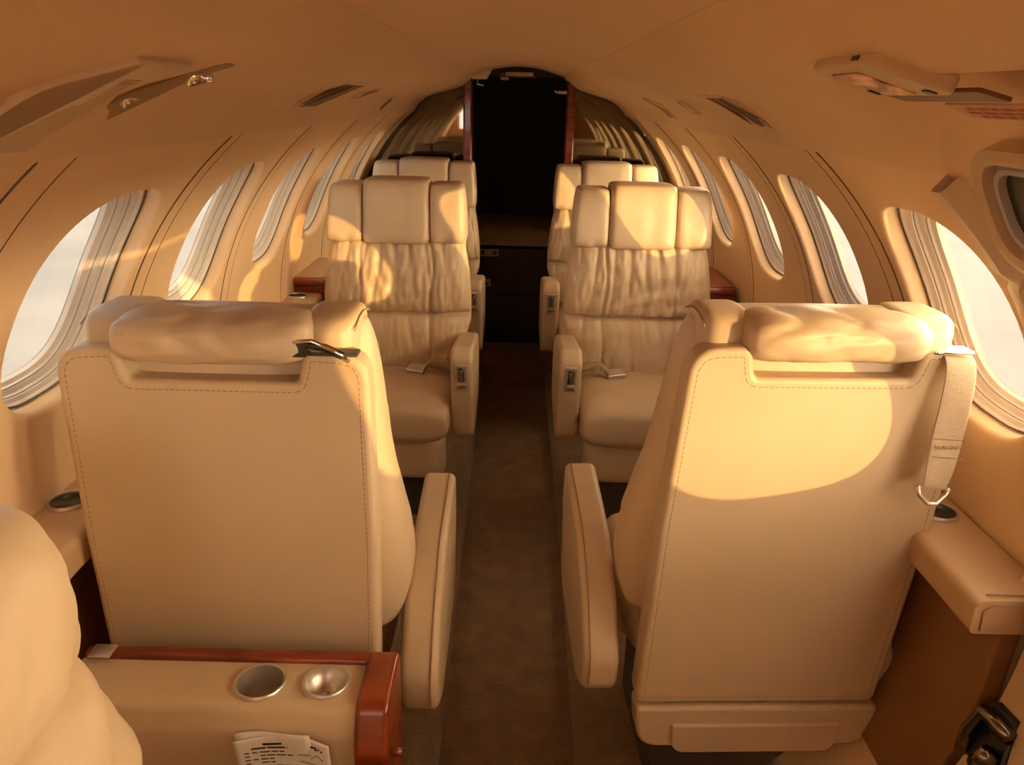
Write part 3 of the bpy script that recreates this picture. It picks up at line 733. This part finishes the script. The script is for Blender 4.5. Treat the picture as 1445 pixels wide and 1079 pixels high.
mb = MB(); mb.tube([(-.03, -.01, -.04), (-.03, -.03, .0)], .014, 12); mb.build('lever', M['gunmetal'], hd)

pw = empty('door_porthole', oh_p(1, .52, .684), 0, 'rounded frame around a dark pane above the door at the right edge', 'porthole')
def tangent(q, u, n):                                       # a patch leaning like the upper sidewall
    c = Vector((.537, .684, 1.402)); tz = Vector((-.5, 0, .866)); nr = Vector((-.866, 0, -.5))
    return c+Vector((0, q, 0))+tz*u+nr*n-pw.location
def rr(a, b, n=10): return rounded_poly([(-a, -b), (a, -b), (a, b), (-a, b)], min(a, b)*.75, n)
def prings(spec):
    rs = [[tangent(q, u, n) for q, u in rr(a, b)] for a, b, n in spec]; return rings_mesh(rs)
V, F = prings([(.215, .075, -.01), (.215, .075, .014), (.207, .067, .017), (.198, .058, .014), (.196, .056, .0)]); mk('outer_frame', V, F, M['plastic'], pw, sharp=40)
V, F = prings([(.196, .056, .000), (.192, .053, .002), (.188, .050, .008), (.181, .044, .008), (.178, .041, -.006)]); mk('inner_frame', V, F, M['shade'], pw, sharp=40)
mb = MB(); mb.prism(rr(.182, .044), lambda q, u: tangent(q, u, -.004), lambda q, u: tangent(q, u, .0)); mb.build('pane', M['black'], pw, smooth=False)

# front divider beside the flight deck behind camera, unseen; opening shaped for light
mb = MB(); mb.box(-.86, -.62, -.56, -.53, -.02, 1.66); mb.box(-.20, .86, -.56, -.53, -.02, 1.66); mb.box(-.62, -.20, -.56, -.53, -.02, 1.18)
struct(mb.build('wall_front', M['wall'], smooth=False))

# ------------------------------------------------------------------ outside
mb = MB(); mb.add([(-60, -60, -1.2), (60, -60, -1.2), (60, 60, -1.2), (-60, 60, -1.2)], [(0, 1, 2, 3)])
struct(mb.build('ground', M['apron'], smooth=False))

K, EL = 1.05, .175
sd = Vector((-1, K, -EL)).normalized()
sun = bpy.data.lights.new('sun', 'SUN'); sun.energy = 4.3; sun.angle = D(.5); sun.color = (1, .60, .22)
so = bpy.data.objects.new('sun', sun); C.objects.link(so); so.rotation_euler = sd.to_track_quat('-Z', 'Y').to_euler(); so.location = (8, -8, 3)

W = bpy.data.worlds.new('sky'); SC.world = W; W.use_nodes = True; nt = W.node_tree; nt.nodes.clear()
out = nt.nodes.new('ShaderNodeOutputWorld'); bg = nt.nodes.new('ShaderNodeBackground'); nt.links.new(bg.outputs[0], out.inputs[0])
tc = nt.nodes.new('ShaderNodeTexCoord'); dt = nt.nodes.new('ShaderNodeVectorMath'); dt.operation = 'DOT_PRODUCT'
dt.inputs[1].default_value = tuple(Vector((.97, .0, .22)).normalized()); nt.links.new(tc.outputs['Generated'], dt.inputs[0])
rp = nt.nodes.new('ShaderNodeValToRGB'); mp = nt.nodes.new('ShaderNodeMapRange'); mp.inputs['From Min'].default_value = -1; mp.inputs['From Max'].default_value = 1
nt.links.new(dt.outputs['Value'], mp.inputs['Value']); nt.links.new(mp.outputs['Result'], rp.inputs['Fac'])
el = rp.color_ramp.elements; el[0].position = 0; el[0].color = (.17, .175, .19, 1); el[1].position = 1; el[1].color = (5.4, 3.9, 2.25, 1)
e2 = el.new(.5); e2.color = (.62, .60, .57, 1); e3 = el.new(.75); e3.color = (3.3, 2.5, 1.65, 1)
sx = nt.nodes.new('ShaderNodeSeparateXYZ'); nt.links.new(tc.outputs['Generated'], sx.inputs[0])
mz = nt.nodes.new('ShaderNodeMapRange'); mz.interpolation_type = 'SMOOTHSTEP'                # hazy bright horizon, darker zenith
mz.inputs['From Min'].default_value = 0; mz.inputs['From Max'].default_value = .62; mz.inputs['To Min'].default_value = 1.95; mz.inputs['To Max'].default_value = .50
nt.links.new(sx.outputs['Z'], mz.inputs['Value'])
vm = nt.nodes.new('ShaderNodeVectorMath'); vm.operation = 'SCALE'; nt.links.new(rp.outputs['Color'], vm.inputs[0]); nt.links.new(mz.outputs['Result'], vm.inputs['Scale'])
nt.links.new(vm.outputs['Vector'], bg.inputs['Color']); bg.inputs['Strength'].default_value = 2.5

# ------------------------------------------------------------------ camera and view
cam = bpy.data.cameras.new('camera'); co = bpy.data.objects.new('camera', cam); C.objects.link(co)
cam.sensor_fit = 'HORIZONTAL'; cam.sensor_width = 36; cam.lens = 1100/1445*36; cam.clip_start = .02; cam.clip_end = 300
th = math.atan(402/1100)
co.matrix_world = Matrix.Translation((0, 0, 1.5)) @ Matrix.Rotation(PI/2-th, 4, 'X') @ Matrix.Rotation(D(1.4), 4, 'Z')
SC.camera = co
SC.view_settings.view_transform = 'Standard'; SC.view_settings.look = 'None'; SC.view_settings.gamma = 1; SC.view_settings.use_curve_mapping = False
SC.view_settings.exposure = 1.14
SC.cycles.max_bounces = 16; SC.cycles.diffuse_bounces = 10; SC.cycles.transparent_max_bounces = 12
